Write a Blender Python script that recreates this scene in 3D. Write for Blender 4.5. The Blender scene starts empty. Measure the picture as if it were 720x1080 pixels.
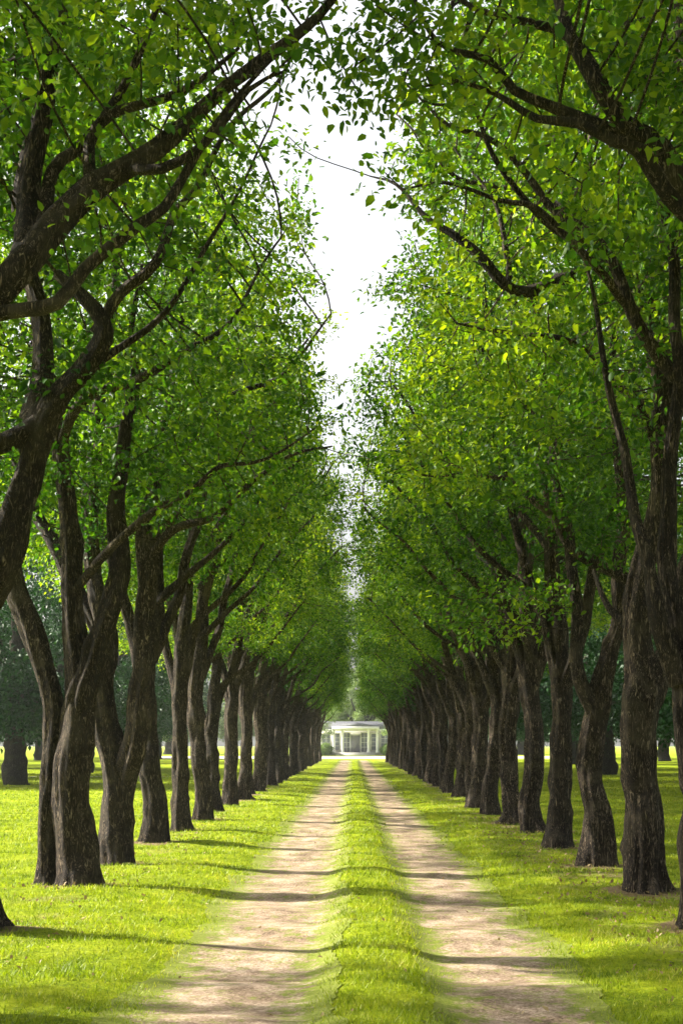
import bpy, math, random
import numpy as np
from mathutils import Vector

# ------------------------------------------------------------------ camera, world, sun
scene = bpy.context.scene
F, CX, HY, EYE = 1600.0, 372.0, 785.0, 1.5          # focal length, vanishing point (px of a 1080 px tall frame), eye height
cd = bpy.data.cameras.new("camera")
cam = bpy.data.objects.new("camera", cd)
scene.collection.objects.link(cam)
cam.location = (0, 0, EYE)
cam.rotation_euler = (math.radians(90), 0, 0)
cd.sensor_fit = 'VERTICAL'
cd.sensor_height = 36.0
cd.lens = F / 1080.0 * 36.0
cd.shift_x = -(CX - 360.0) / 1080.0
cd.shift_y = (HY - 540.0) / 1080.0
cd.clip_start = 0.05
cd.clip_end = 5000
scene.camera = cam

SUN_EL, SUN_AZ = math.radians(35), math.radians(-72)   # azimuth from +Y (ahead), negative = to the left
world = bpy.data.worlds.new("World")
scene.world = world
world.use_nodes = True
wn, wl = world.node_tree.nodes, world.node_tree.links
wn.clear()
sky = wn.new('ShaderNodeTexSky')
sky.sky_type = 'NISHITA'
sky.sun_disc = False
sky.sun_elevation = SUN_EL
sky.sun_rotation = SUN_AZ
sky.air_density = 1.0
sky.dust_density = 6.0
sky.ozone_density = 0.6
hs = wn.new('ShaderNodeHueSaturation'); hs.inputs['Saturation'].default_value = 0.2
bg = wn.new('ShaderNodeBackground'); bg.inputs['Strength'].default_value = 0.092
wo = wn.new('ShaderNodeOutputWorld')
wl.new(sky.outputs[0], hs.inputs['Color'])
wl.new(hs.outputs[0], bg.inputs['Color'])
wl.new(bg.outputs[0], wo.inputs['Surface'])

sd = bpy.data.lights.new("sun", 'SUN')
sd.energy = 5.0
sd.angle = math.radians(0.9)
sd.color = (1.0, 0.93, 0.80)
sun = bpy.data.objects.new("sun", sd)
scene.collection.objects.link(sun)
sdir = Vector((math.sin(SUN_AZ) * math.cos(SUN_EL), math.cos(SUN_AZ) * math.cos(SUN_EL), math.sin(SUN_EL)))
sun.rotation_euler = sdir.to_track_quat('Z', 'Y').to_euler()

vs = scene.view_settings
vs.view_transform = 'Standard'
vs.look = 'None'
vs.gamma = 1.0
vs.use_curve_mapping = False
vs.exposure = 1.9

cy = scene.cycles
cy.max_bounces = 8
cy.diffuse_bounces = 4
cy.transmission_bounces = 6
cy.glossy_bounces = 2
cy.transparent_max_bounces = 8
cy.volume_bounces = 0
cy.caustics_reflective = False
cy.caustics_refractive = False
cy.use_denoising = True
cy.sample_clamp_indirect = 6

col = scene.collection
rng = np.random.default_rng(7)


def P(px, py, d):
    """a point d metres ahead that the photograph shows at pixel px, py"""
    return np.array([(px - CX) / F * d, d, EYE + (HY - py) / F * d])


# ------------------------------------------------------------------ materials
def mat(name):
    m = bpy.data.materials.new(name)
    m.use_nodes = True
    n, l = m.node_tree.nodes, m.node_tree.links
    n.clear()
    out = n.new('ShaderNodeOutputMaterial')
    return m, n, l, out


def ramp(n, stops, interp='LINEAR'):
    r = n.new('ShaderNodeValToRGB')
    r.color_ramp.interpolation = interp
    els = r.color_ramp.elements
    while len(els) < len(stops):
        els.new(0.5)
    for e, (p, c) in zip(els, stops):
        e.position = p
        e.color = (*c, 1) if len(c) == 3 else c
    return r


def noise(n, l, scale, detail=4, rough=0.55, vec=None, dist=0.0):
    t = n.new('ShaderNodeTexNoise')
    t.inputs['Scale'].default_value = scale
    t.inputs['Detail'].default_value = detail
    t.inputs['Roughness'].default_value = rough
    t.inputs['Distortion'].default_value = dist
    if vec is not None:
        l.new(vec, t.inputs['Vector'])
    return t


def mapping(n, l, src, scale=(1, 1, 1)):
    m = n.new('ShaderNodeMapping')
    m.inputs['Scale'].default_value = scale
    l.new(src, m.inputs['Vector'])
    return m.outputs[0]


def mixc(n, l, fac, a, b, mode='MIX'):
    m = n.new('ShaderNodeMix')
    m.data_type = 'RGBA'
    m.blend_type = mode
    for k, v in ((0, fac), (6, a), (7, b)):
        if hasattr(v, 'links'):
            l.new(v, m.inputs[k])
        else:
            m.inputs[k].default_value = v if k == 0 else (*v, 1)
    return m.outputs[2]


def math_(n, l, op, a, b=None, c=None, clamp=False):
    m = n.new('ShaderNodeMath'); m.operation = op; m.use_clamp = clamp
    for k, v in enumerate((a, b, c)):
        if v is None: continue
        if hasattr(v, 'links'): l.new(v, m.inputs[k])
        else: m.inputs[k].default_value = v
    return m.outputs[0]


def leaf_material(name, stops, trans_tint=(1.6, 1.5, 0.30), transl=0.45, clump=0.35, rough=0.5):
    m, n, l, out = mat(name)
    geo = n.new('ShaderNodeNewGeometry')
    tc = n.new('ShaderNodeTexCoord')
    oi = n.new('ShaderNodeObjectInfo')
    nz = noise(n, l, clump, 3, 0.6, tc.outputs['Object'])
    a = math_(n, l, 'MULTIPLY', geo.outputs['Random Per Island'], 0.55)
    b = math_(n, l, 'MULTIPLY_ADD', nz.outputs[0], 1.7, a)
    b = math_(n, l, 'MULTIPLY_ADD', oi.outputs['Random'], 0.25, b)
    b = math_(n, l, 'SUBTRACT', b, 0.75)
    r = ramp(n, stops)
    l.new(b, r.inputs[0])
    p = n.new('ShaderNodeBsdfPrincipled')
    l.new(r.outputs[0], p.inputs['Base Color'])
    p.inputs['Roughness'].default_value = rough
    p.inputs['Specular IOR Level'].default_value = 0.18
    t = n.new('ShaderNodeBsdfTranslucent')
    tcx = mixc(n, l, 1.0, r.outputs[0], trans_tint, 'MULTIPLY')
    l.new(tcx, t.inputs['Color'])
    mx = n.new('ShaderNodeMixShader'); mx.inputs[0].default_value = transl
    l.new(p.outputs[0], mx.inputs[1]); l.new(t.outputs[0], mx.inputs[2])
    l.new(mx.outputs[0], out.inputs['Surface'])
    return m


M = {}
M['leaf'] = leaf_material('avenue_leaf', [(0.0, (0.012, 0.050, 0.005)), (0.35, (0.038, 0.110, 0.009)),
                                          (0.62, (0.105, 0.205, 0.014)), (0.94, (0.25, 0.34, 0.022))])
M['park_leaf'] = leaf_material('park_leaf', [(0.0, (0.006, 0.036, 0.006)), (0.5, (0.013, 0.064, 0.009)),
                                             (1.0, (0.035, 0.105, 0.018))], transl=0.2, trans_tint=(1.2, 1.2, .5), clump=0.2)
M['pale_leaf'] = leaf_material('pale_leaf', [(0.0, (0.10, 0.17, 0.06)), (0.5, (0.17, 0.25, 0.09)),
                                             (1.0, (0.26, 0.33, 0.14))], transl=0.4, trans_tint=(1.2, 1.2, .6), clump=0.2)  # far-tree haze put into the leaf colour; the shrubs are pale themselves
M['blade'] = leaf_material('grass_blade', [(0.0, (0.052, 0.095, 0.006)), (0.4, (0.150, 0.210, 0.008)),
                                           (0.75, (0.27, 0.325, 0.014)), (1.0, (0.42, 0.39, 0.09))], transl=0.4,
                           trans_tint=(1.15, 1.2, 0.3), clump=1.3)
M['dry_leaf'] = leaf_material('dry_leaf', [(0.0, (0.12, 0.08, 0.035)), (0.5, (0.24, 0.17, 0.07)), (1.0, (0.36, 0.28, 0.13))],
                              transl=0.15, trans_tint=(1, 1, 1), clump=3)


def bark_material(name, dark, mid, light, moss=(0.07, 0.08, 0.03)):
    m, n, l, out = mat(name)
    tc = n.new('ShaderNodeTexCoord')
    oi = n.new('ShaderNodeObjectInfo')
    v1 = mapping(n, l, tc.outputs['Object'], (1, 1, 0.17))
    n1 = noise(n, l, 30, 8, 0.72, v1, 1.4)
    n3 = noise(n, l, 85, 4, 0.7, tc.outputs['Object'], 0.4)
    n2 = noise(n, l, 3.2, 4, 0.6, tc.outputs['Object'], 0.3)
    rid = math_(n, l, 'ABSOLUTE', math_(n, l, 'SUBTRACT', n1.outputs[0], 0.5))
    rid = math_(n, l, 'MULTIPLY', rid, 5.0, clamp=True)
    h = math_(n, l, 'MULTIPLY_ADD', rid, 0.75, math_(n, l, 'MULTIPLY', n3.outputs[0], 0.35))
    r = ramp(n, [(0.22, dark), (0.45, mid), (0.78, light)])
    l.new(h, r.inputs[0])
    pr = ramp(n, [(0.50, (0, 0, 0)), (0.64, (1, 1, 1))])
    l.new(n2.outputs[0], pr.inputs[0])
    c = mixc(n, l, math_(n, l, 'MULTIPLY', pr.outputs[0], 0.45), r.outputs[0], moss)
    sc = math_(n, l, 'MULTIPLY_ADD', oi.outputs['Random'], 0.5, 0.75)
    c = mixc(n, l, 1.0, c, (1, 1, 1), 'MULTIPLY')
    vm = n.new('ShaderNodeVectorMath'); vm.operation = 'SCALE'
    l.new(c, vm.inputs[0]); l.new(sc, vm.inputs['Scale'])
    p = n.new('ShaderNodeBsdfPrincipled')
    l.new(vm.outputs[0], p.inputs['Base Color'])
    p.inputs['Roughness'].default_value = 0.9
    p.inputs['Specular IOR Level'].default_value = 0.2
    bp = n.new('ShaderNodeBump'); bp.inputs['Strength'].default_value = 1.0
    bp.inputs['Distance'].default_value = 0.06
    l.new(h, bp.inputs['Height']); l.new(bp.outputs[0], p.inputs['Normal'])
    l.new(p.outputs[0], out.inputs['Surface'])
    return m


M['bark'] = bark_material('bark', (0.008, 0.006, 0.004), (0.082, 0.057, 0.036), (0.48, 0.37, 0.26), (0.15, 0.12, 0.08))
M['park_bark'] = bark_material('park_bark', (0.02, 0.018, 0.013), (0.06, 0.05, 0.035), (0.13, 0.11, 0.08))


def simple(name, c1, c2, scale=5, rough=0.8, bump=0.0, bscale=40, spec=0.3):
    m, n, l, out = mat(name)
    tc = n.new('ShaderNodeTexCoord')
    nz = noise(n, l, scale, 5, 0.6, tc.outputs['Object'])
    r = ramp(n, [(0.35, c1), (0.65, c2)])
    l.new(nz.outputs[0], r.inputs[0])
    p = n.new('ShaderNodeBsdfPrincipled')
    l.new(r.outputs[0], p.inputs['Base Color'])
    p.inputs['Roughness'].default_value = rough
    p.inputs['Specular IOR Level'].default_value = spec
    if bump:
        nb = noise(n, l, bscale, 4, 0.6, tc.outputs['Object'])
        bp = n.new('ShaderNodeBump'); bp.inputs['Strength'].default_value = 0.6
        bp.inputs['Distance'].default_value = bump
        l.new(nb.outputs[0], bp.inputs['Height']); l.new(bp.outputs[0], p.inputs['Normal'])
    l.new(p.outputs[0], out.inputs['Surface'])
    return m


M['render_wall'] = simple('pale_render', (0.56, 0.54, 0.50), (0.66, 0.64, 0.60), 1.5, 0.85, 0.005)
M['white_paint'] = simple('white_paint', (0.74, 0.74, 0.72), (0.82, 0.82, 0.80), 3, 0.5)
M['slate'] = simple('roof_slate', (0.15, 0.155, 0.18), (0.22, 0.225, 0.25), 6, 0.7, 0.01)
M['glass'] = simple('window_glass', (0.20, 0.21, 0.26), (0.28, 0.29, 0.34), 1.2, 0.12, 0, 1, 0.6)
M['door'] = simple('door_paint', (0.26, 0.25, 0.30), (0.32, 0.31, 0.36), 3, 0.4)  # lightened so the doorway looks hazier; the haze is in the colour
M['stone'] = simple('step_stone', (0.45, 0.43, 0.38), (0.55, 0.53, 0.47), 4, 0.85, 0.005)
M['gravel'] = simple('pale_gravel', (0.46, 0.42, 0.33), (0.60, 0.56, 0.44), 3, 0.95, 0.02, 60)


def ground_material():
    m, n, l, out = mat('meadow_grass')
    tc = n.new('ShaderNodeTexCoord')
    v = tc.outputs['Object']
    big = noise(n, l, 0.45, 4, 0.6, v)
    med = noise(n, l, 3.5, 5, 0.65, v)
    fine = noise(n, l, 38, 5, 0.75, v)
    s = math_(n, l, 'MULTIPLY_ADD', med.outputs[0], 0.5, math_(n, l, 'MULTIPLY', big.outputs[0], 0.35))
    s = math_(n, l, 'MULTIPLY_ADD', fine.outputs[0], 0.6, s)
    r = ramp(n, [(0.48, (0.050, 0.095, 0.006)), (0.66, (0.155, 0.215, 0.008)), (0.80, (0.27, 0.325, 0.012)),
                 (0.96, (0.36, 0.37, 0.04))])
    l.new(s, r.inputs[0])
    # dry, brownish patches by the right-hand row
    sep = n.new('ShaderNodeSeparateXYZ'); l.new(v, sep.inputs[0])
    dx = math_(n, l, 'ABSOLUTE', math_(n, l, 'SUBTRACT', math_(n, l, 'ABSOLUTE', sep.outputs[0]), 2.75))
    near = math_(n, l, 'SUBTRACT', 1.0, math_(n, l, 'MULTIPLY', dx, 1.1), clamp=True)
    pn = noise(n, l, 1.6, 5, 0.7, v)
    pr = ramp(n, [(0.50, (0, 0, 0)), (0.62, (1, 1, 1))]); l.new(pn.outputs[0], pr.inputs[0])
    side = math_(n, l, 'MULTIPLY_ADD', math_(n, l, 'GREATER_THAN', sep.outputs[0], 0.0), 0.45, 0.4)
    f = math_(n, l, 'MULTIPLY', math_(n, l, 'MULTIPLY', pr.outputs[0], near), side)
    bt = n.new('ShaderNodeAttribute'); bt.attribute_name = 'bare'
    bn = math_(n, l, 'MULTIPLY_ADD', bt.outputs['Fac'], 0.9, math_(n, l, 'SUBTRACT', med.outputs[0], 0.62))
    br = ramp(n, [(0.10, (0, 0, 0)), (0.35, (1, 1, 1))]); l.new(bn, br.inputs[0])
    soil = mixc(n, l, fine.outputs[0], (0.10, 0.068, 0.035), (0.30, 0.225, 0.13))
    c = mixc(n, l, f, r.outputs[0], (0.30, 0.235, 0.12))
    c = mixc(n, l, br.outputs[0], c, soil)
    p = n.new('ShaderNodeBsdfPrincipled')
    l.new(c, p.inputs['Base Color'])
    p.inputs['Roughness'].default_value = 0.95
    p.inputs['Specular IOR Level'].default_value = 0.04
    bp = n.new('ShaderNodeBump'); bp.inputs['Strength'].default_value = 0.9
    bp.inputs['Distance'].default_value = 0.05
    l.new(fine.outputs[0], bp.inputs['Height'])
    bp2 = n.new('ShaderNodeBump'); bp2.inputs['Strength'].default_value = 0.8
    bp2.inputs['Distance'].default_value = 0.12
    l.new(med.outputs[0], bp2.inputs['Height']); l.new(bp.outputs[0], bp2.inputs['Normal'])
    l.new(bp2.outputs[0], p.inputs['Normal'])
    l.new(p.outputs[0], out.inputs['Surface'])
    return m


def dirt_material():
    m, n, l, out = mat('trodden_earth')
    tc = n.new('ShaderNodeTexCoord')
    v = tc.outputs['Object']
    at = n.new('ShaderNodeAttribute'); at.attribute_name = 'across'
    med = noise(n, l, 2.6, 6, 0.7, v)
    fine = noise(n, l, 45, 5, 0.7, v)
    s = math_(n, l, 'MULTIPLY_ADD', med.outputs[0], 0.55, math_(n, l, 'MULTIPLY', fine.outputs[0], 0.5))
    r = ramp(n, [(0.40, (0.085, 0.060, 0.040)), (0.51, (0.22, 0.160, 0.112)), (0.64, (0.42, 0.33, 0.25))])
    l.new(s, r.inputs[0])
    # grass creeping in from the verges and growing thinly on the track itself
    gn = noise(n, l, 7.0, 6, 0.8, v)
    edge = math_(n, l, 'POWER', at.outputs['Fac'], 2.2)
    g = math_(n, l, 'MULTIPLY_ADD', edge, 0.30, gn.outputs[0])
    gr = ramp(n, [(0.52, (0, 0, 0)), (0.66, (1, 1, 1))]); l.new(g, gr.inputs[0])
    gc = mixc(n, l, fine.outputs[0], (0.06, 0.095, 0.008), (0.19, 0.235, 0.02))
    c = mixc(n, l, math_(n, l, 'MULTIPLY', gr.outputs[0], 0.85), r.outputs[0], gc)
    p = n.new('ShaderNodeBsdfPrincipled')
    l.new(c, p.inputs['Base Color'])
    p.inputs['Roughness'].default_value = 0.95
    p.inputs['Specular IOR Level'].default_value = 0.04
    bp = n.new('ShaderNodeBump'); bp.inputs['Strength'].default_value = 0.7
    bp.inputs['Distance'].default_value = 0.03
    l.new(s, bp.inputs['Height']); l.new(bp.outputs[0], p.inputs['Normal'])
    l.new(p.outputs[0], out.inputs['Surface'])
    return m


M['ground'] = ground_material()
M['dirt'] = dirt_material()


# ------------------------------------------------------------------ mesh helpers
def mesh_from(name, verts, faces, material, parent=None, smooth=False):
    """verts (N,3) array; faces: list of (M,k) int arrays"""
    me = bpy.data.meshes.new(name)
    verts = np.asarray(verts, dtype=np.float32)
    me.vertices.add(len(verts))
    me.vertices.foreach_set('co', verts.ravel())
    tot = sum(f.size for f in faces); npoly = sum(len(f) for f in faces)
    me.loops.add(tot); me.polygons.add(npoly)
    me.loops.foreach_set('vertex_index', np.concatenate([f.ravel() for f in faces]).astype(np.int32))
    cnt = np.concatenate([np.full(len(f), f.shape[1], dtype=np.int32) for f in faces])
    st = np.concatenate(([0], np.cumsum(cnt)[:-1])).astype(np.int32)
    me.polygons.foreach_set('loop_start', st)
    if smooth:
        me.polygons.foreach_set('use_smooth', np.ones(npoly, dtype=bool))
    me.update(calc_edges=True)
    me.materials.append(material)
    o = bpy.data.objects.new(name, me)
    col.objects.link(o)
    if parent is not None:
        o.parent = parent
    return o


def empty(name, loc, label, cat, group=None):
    o = bpy.data.objects.new(name, None)
    o.empty_display_size = 0.3
    o.location = loc
    col.objects.link(o)
    tag(o, label, cat, group)
    return o


def tag(o, label=None, cat=None, group=None, kind=None):
    if label: o['label'] = label
    if cat: o['category'] = cat
    if group: o['group'] = group
    if kind: o['kind'] = kind


class MB:
    """collects boxes and lathes into one mesh"""
    def __init__(s): s.v = []; s.f = {}; s.n = 0
    def add(s, v, faces):
        for f in faces: s.f.setdefault(len(f), []).append([i + s.n for i in f])
        s.v += [tuple(p) for p in v]; s.n += len(v)
    def box(s, x0, x1, y0, y1, z0, z1):
        v = [(x, y, z) for z in (z0, z1) for y in (y0, y1) for x in (x0, x1)]
        s.add(v, [(0, 2, 3, 1), (4, 5, 7, 6), (0, 1, 5, 4), (2, 6, 7, 3), (0, 4, 6, 2), (1, 3, 7, 5)]); return s
    def lathe(s, x, y, prof, k=16):
        v = []; f = []
        for (r, z) in prof:
            for i in range(k):
                a = 2 * math.pi * i / k; v.append((x + r * math.cos(a), y + r * math.sin(a), z))
        for j in range(len(prof) - 1):
            for i in range(k):
                f.append((j * k + i, j * k + (i + 1) % k, (j + 1) * k + (i + 1) % k, (j + 1) * k + i))
        f.append(tuple(range(k))[::-1]); f.append(tuple((len(prof) - 1) * k + i for i in range(k)))
        s.add(v, f); return s
    def prism(s, tri, y0, y1):
        k = len(tri)
        v = [(a, y0, b) for a, b in tri] + [(a, y1, b) for a, b in tri]
        f = [tuple(range(k)), tuple(range(2 * k - 1, k - 1, -1))]
        for i in range(k):
            j = (i + 1) % k; f.append((j, i, k + i, k + j))
        s.add(v, f); return s
    def build(s, name, material, parent=None):
        return mesh_from(name, np.array(s.v), [np.array(x) for x in s.f.values()], material, parent)


# ------------------------------------------------------------------ ground
def gz(x, y):
    """height of the ground: a raised grass middle between two shallow wheel tracks, gently uneven"""
    x = np.asarray(x, dtype=float); y = np.asarray(y, dtype=float)
    near = np.clip((150 - y) / 20, 0, 1) * np.clip((y + 12) / 6, 0, 1)
    z = 0.075 * np.exp(-((x - 0.14) / 0.34) ** 4) + 0.055 * (1 / (1 + np.exp(-(np.abs(x - 0.12) - 1.55) / 0.13)))
    u = (0.026 * np.sin(1.9 * y + 0.7 * x + 1.3 * np.sin(0.6 * y)) * np.sin(0.9 * x + 0.31 * y)
         + 0.018 * np.sin(4.3 * y + 1.1 * np.sin(1.7 * x + 0.4)) + 0.008 * np.sin(6.1 * x + 1.9 * y) * np.cos(7.3 * y - 1.4 * x))
    return near * (z + u)


def wob(y, ph, a=0.05):
    return a * (np.sin(0.9 * y + ph) + 0.6 * np.sin(2.3 * y + 2.1 * ph) + 0.4 * np.sin(5.7 * y + 3.3 * ph))


xs = np.unique(np.concatenate([np.linspace(-4, 4, 121), np.linspace(4, 12, 33), -np.linspace(4, 12, 33),
                               np.geomspace(12, 1000, 22), -np.geomspace(12, 1000, 22)]).round(4))
ys = np.unique(np.concatenate([np.linspace(-14, 0, 29), np.linspace(0, 45, 451), np.linspace(45, 150, 351),
                               np.geomspace(150, 1000, 16), -np.geomspace(14, 1000, 12)]).round(4))
GX, GY = np.meshgrid(xs, ys)
nx, ny = len(xs), len(ys)
gv = np.stack([GX, GY, gz(GX, GY)], -1).reshape(-1, 3)
ii = (np.arange(ny - 1)[:, None] * nx + np.arange(nx - 1)[None]).ravel()
ground = mesh_from('ground', gv, [np.stack([ii, ii + 1, ii + nx + 1, ii + nx], 1)], M['ground'], smooth=True)
TRUNKS = np.array([(-2.95, 8.2), (-2.86, 11.7), (-2.83, 15.5), (-2.87, 18.5), (3.0, 8.6), (2.78, 12.0), (2.89, 15.0), (2.88, 18.0)]
                  + [(-2.9, 22.2 + 3.4 * k) for k in range(30)] + [(2.9, 21.2 + 3.35 * k) for k in range(30)])
def near_trunk(x, y, sx=.42, sy=.38):
    b = np.zeros(np.shape(x))
    for tx, ty in TRUNKS:
        q = ((x - tx) / sx) ** 2 + ((y - ty) / sy) ** 2
        b = np.maximum(b, np.exp(-q))
    return b
ba = ground.data.attributes.new('bare', 'FLOAT', 'POINT')
ba.data.foreach_set('value', near_trunk(gv[:, 0], gv[:, 1]).astype(np.float32))
tag(ground, 'bright short grass of the avenue and the park lawns', 'ground', kind='structure')


def track(name, cx, w, ph, label):
    yy = np.concatenate([np.arange(-6, 45, 0.06), np.arange(45, 141, 0.3)])
    k = 17
    t = np.linspace(-1, 1, k)
    jl = wob(yy, ph) + rng.normal(0, 0.012, len(yy)); jr = wob(yy, ph + 2) + rng.normal(0, 0.012, len(yy))
    X = cx + np.where(t[None] < 0, t[None] * (w / 2 + jl[:, None]), t[None] * (w / 2 + jr[:, None]))
    Y = np.repeat(yy[:, None], k, 1)
    lift = 0.006 - 0.0  # lies just above the ground sheet
    v = np.stack([X, Y, gz(X, Y) + lift], -1).reshape(-1, 3)
    i = (np.arange(len(yy) - 1)[:, None] * k + np.arange(k - 1)[None]).ravel()
    o = mesh_from(name, v, [np.stack([i, i + 1, i + k + 1, i + k], 1)], M['dirt'], smooth=True)
    at = o.data.attributes.new('across', 'FLOAT', 'POINT')
    at.data.foreach_set('value', np.abs(np.repeat(t[None], len(yy), 0)).ravel().astype(np.float32))
    tag(o, label, 'path', kind='structure')


track('path', -0.68, 1.24, 0.3, 'left wheel track of bare sandy earth running down the avenue')
track('path', 0.95, 1.08, 1.9, 'right wheel track of bare sandy earth running down the avenue')


def sheet(name, x0, x1, y0, y1, z, m, label):
    n_ = 40
    t = np.linspace(0, 1, n_)
    a = np.stack([x0 + (x1 - x0) * t, np.full(n_, y0) + 0.25 * np.sin(t * 31) + 0.2 * np.sin(t * 77), np.full(n_, z)], 1)
    b = np.stack([x0 + (x1 - x0) * t, np.full(n_, y1) + 0.25 * np.sin(t * 37) + 0.2 * np.sin(t * 63), np.full(n_, z)], 1)
    i = np.arange(n_ - 1)
    o = mesh_from(name, np.concatenate([a, b]), [np.stack([i, i + 1, i + 1 + n_, i + n_], 1)], m)
    tag(o, label, 'road', kind='structure')


sheet('road', -26, 27, 156, 190, 0.006, M['gravel'], 'pale gravel forecourt between the end of the avenue and the white house')
sheet('road', -70, -7, 66, 78, 0.045, M['gravel'], 'pale park road seen between the trunks left of the avenue')
sheet('road', 7, 70, 68, 80, 0.045, M['gravel'], 'pale park road seen between the trunks right of the avenue')


# ------------------------------------------------------------------ trees
def catmull(pts, rad, step):
    pts = np.asarray(pts, float); rad = np.asarray(rad, float)
    q = np.vstack([2 * pts[0] - pts[1], pts, 2 * pts[-1] - pts[-2]])
    op, orr = [], []
    for i in range(len(pts) - 1):
        p0, p1, p2, p3 = q[i:i + 4]
        k = max(2, int(np.linalg.norm(p2 - p1) / step))
        t = np.linspace(0, 1, k, endpoint=False)[:, None]
        op.append(0.5 * (2 * p1 + (p2 - p0) * t + (2 * p0 - 5 * p1 + 4 * p2 - p3) * t ** 2 + (3 * p1 - p0 - 3 * p2 + p3) * t ** 3))
        orr.append(rad[i] + (rad[i + 1] - rad[i]) * t[:, 0])
    op.append(pts[-1:]); orr.append(rad[-1:])
    return np.vstack(op), np.concatenate(orr)


def gnarly_tube(pts, rad, r_, sides, flare=False, gnarl=1.0, base_end=False):
    """tapered, twisting, ridged limb surface; returns verts, quads"""
    n = len(pts)
    T = np.gradient(pts, axis=0); T /= np.linalg.norm(T, axis=1)[:, None] + 1e-9
    u = np.cross(T[0], (0.0, 1.0, 0.13)); u /= np.linalg.norm(u)
    U = np.zeros_like(pts)
    for i in range(n):
        u = u - T[i] * np.dot(u, T[i]); u /= np.linalg.norm(u); U[i] = u
    V = np.cross(T, U)
    s = np.concatenate(([0], np.cumsum(np.linalg.norm(np.diff(pts, axis=0), axis=1))))
    th = np.linspace(0, 2 * np.pi, sides, endpoint=False)
    S, TH = np.meshgrid(s, th, indexing='ij')
    tw = r_.uniform(-0.9, 0.9)
    d = np.zeros_like(S)
    for k, a in ((2, .045), (3, .05), (5, .05), (7, .045), (9, .035), (13, .03)):
        ph = r_.uniform(0, 6.28); w1, w2 = r_.uniform(.6, 2.2), r_.uniform(0, 6.28)
        d += a * np.sin(k * (TH + tw * S * 0.5) + ph + 1.1 * np.sin(w1 * S + w2)) * (0.7 + 0.5 * np.sin(r_.uniform(1, 5) * S + r_.uniform(0, 6)))
    for k in range(3):
        d += 0.02 * np.sin(r_.uniform(3, 9) * S + r_.uniform(0, 6.28) + np.sin(TH + r_.uniform(0, 6)))
    def soft(a, k0, k1):                              # random field smoothed along the limb (k0 rings) and round it (k1)
        f = r_.normal(0, 1, (n, sides))
        for _ in range(2):
            if k0 > 1:
                ker = np.ones(k0) / k0
                f = np.apply_along_axis(lambda q: np.convolve(np.pad(q, k0, mode='edge'), ker, 'same')[k0:-k0], 0, f)
            for _ in range(k1):
                f = (np.roll(f, 1, 1) + f * 2 + np.roll(f, -1, 1)) / 4
        return a * f / (f.std() + 1e-6)
    if rad[0] > 0.05:
        d += soft(.050, 6, 1) + soft(.060, 3, 3) + soft(.050, 14, 2)
    L = s[-1]
    for _ in range(int(L * 3.2)):                     # burrs and healed branch scars
        s0, t0 = r_.uniform(0.2, L), r_.uniform(0, 6.28)
        dt = np.angle(np.exp(1j * (TH - t0)))
        d += r_.uniform(.08, .30) * np.exp(-((S - s0) / r_.uniform(.04, .15)) ** 2 - (dt / r_.uniform(.2, .5)) ** 2)
    R = rad[:, None] * (1 + gnarl * d)
    if flare:
        fl = np.exp(-np.clip(S - 0.10, 0, None) / 0.17)
        k1, ph = r_.integers(4, 7), r_.uniform(0, 6)
        R *= 1 + fl * (0.34 + 0.26 * np.cos(k1 * TH + ph + 0.7 * np.sin(2 * TH + ph)))
    W = pts[:, None] + R[..., None] * (np.cos(TH)[..., None] * U[:, None] + np.sin(TH)[..., None] * V[:, None])
    verts = W.reshape(-1, 3)
    i = (np.arange(n - 1)[:, None] * sides + np.arange(sides)[None])
    j = (np.arange(n - 1)[:, None] * sides + (np.arange(sides)[None] + 1) % sides)
    quads = np.stack([i, j, j + sides, i + sides], -1).reshape(-1, 4)
    cap = len(verts)
    verts = np.vstack([verts, pts[-1] + T[-1] * rad[-1] * 0.6])
    k = np.arange(sides)
    tris = np.stack([(n - 1) * sides + k, (n - 1) * sides + (k + 1) % sides, np.full(sides, cap)], 1)
    return verts, quads, tris


def colonize(seeds, seed_parent, seed_dir, attract, r_, step=0.2, kill=0.34, influence=2.2, iters=90, wobble=0.30, up=0.05):
    pos = [p for p in seeds]; par = list(seed_parent); way = [q for q in seed_dir]
    A = attract.copy()
    Pn = np.array(pos)
    best = np.full(len(A), 1e9); bi = np.zeros(len(A), int)
    def upd(lo):
        nonlocal best, bi
        Q = np.array(pos[lo:])
        if not len(Q): return
        D = ((A[:, None] - Q[None]) ** 2).sum(-1)
        k = D.argmin(1); dv = D[np.arange(len(A)), k]
        m = dv < best
        best = np.where(m, dv, best); bi = np.where(m, k + lo, bi)
    upd(0)
    inf2 = influence ** 2
    for it in range(iters):
        act = best < (inf2 if it > 12 else 1e8)
        if act.sum() < 4: break
        idx = bi[act]
        D = A[act] - np.array(pos)[idx]
        D /= np.linalg.norm(D, axis=1)[:, None] + 1e-9
        acc = np.zeros((len(pos), 3)); np.add.at(acc, idx, D)
        un = np.unique(idx)
        lo = len(pos)
        G = acc[un]; G /= np.linalg.norm(G, axis=1)[:, None] + 1e-9
        G = G + 0.55 * np.array(way)[un] + r_.normal(0, wobble, G.shape) + np.array([0, 0, up])
        G /= np.linalg.norm(G, axis=1)[:, None]
        P0 = np.array(pos)
        for k, g in zip(un, G):
            pos.append(P0[k] + g * step); par.append(int(k)); way.append(g)
        upd(lo)
        keep = best > kill * kill
        A = A[keep]; best = best[keep]; bi = bi[keep]
        if len(A) < 4: break
    return np.array(pos), np.array(par)


LEAF_N = [0]


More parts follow.
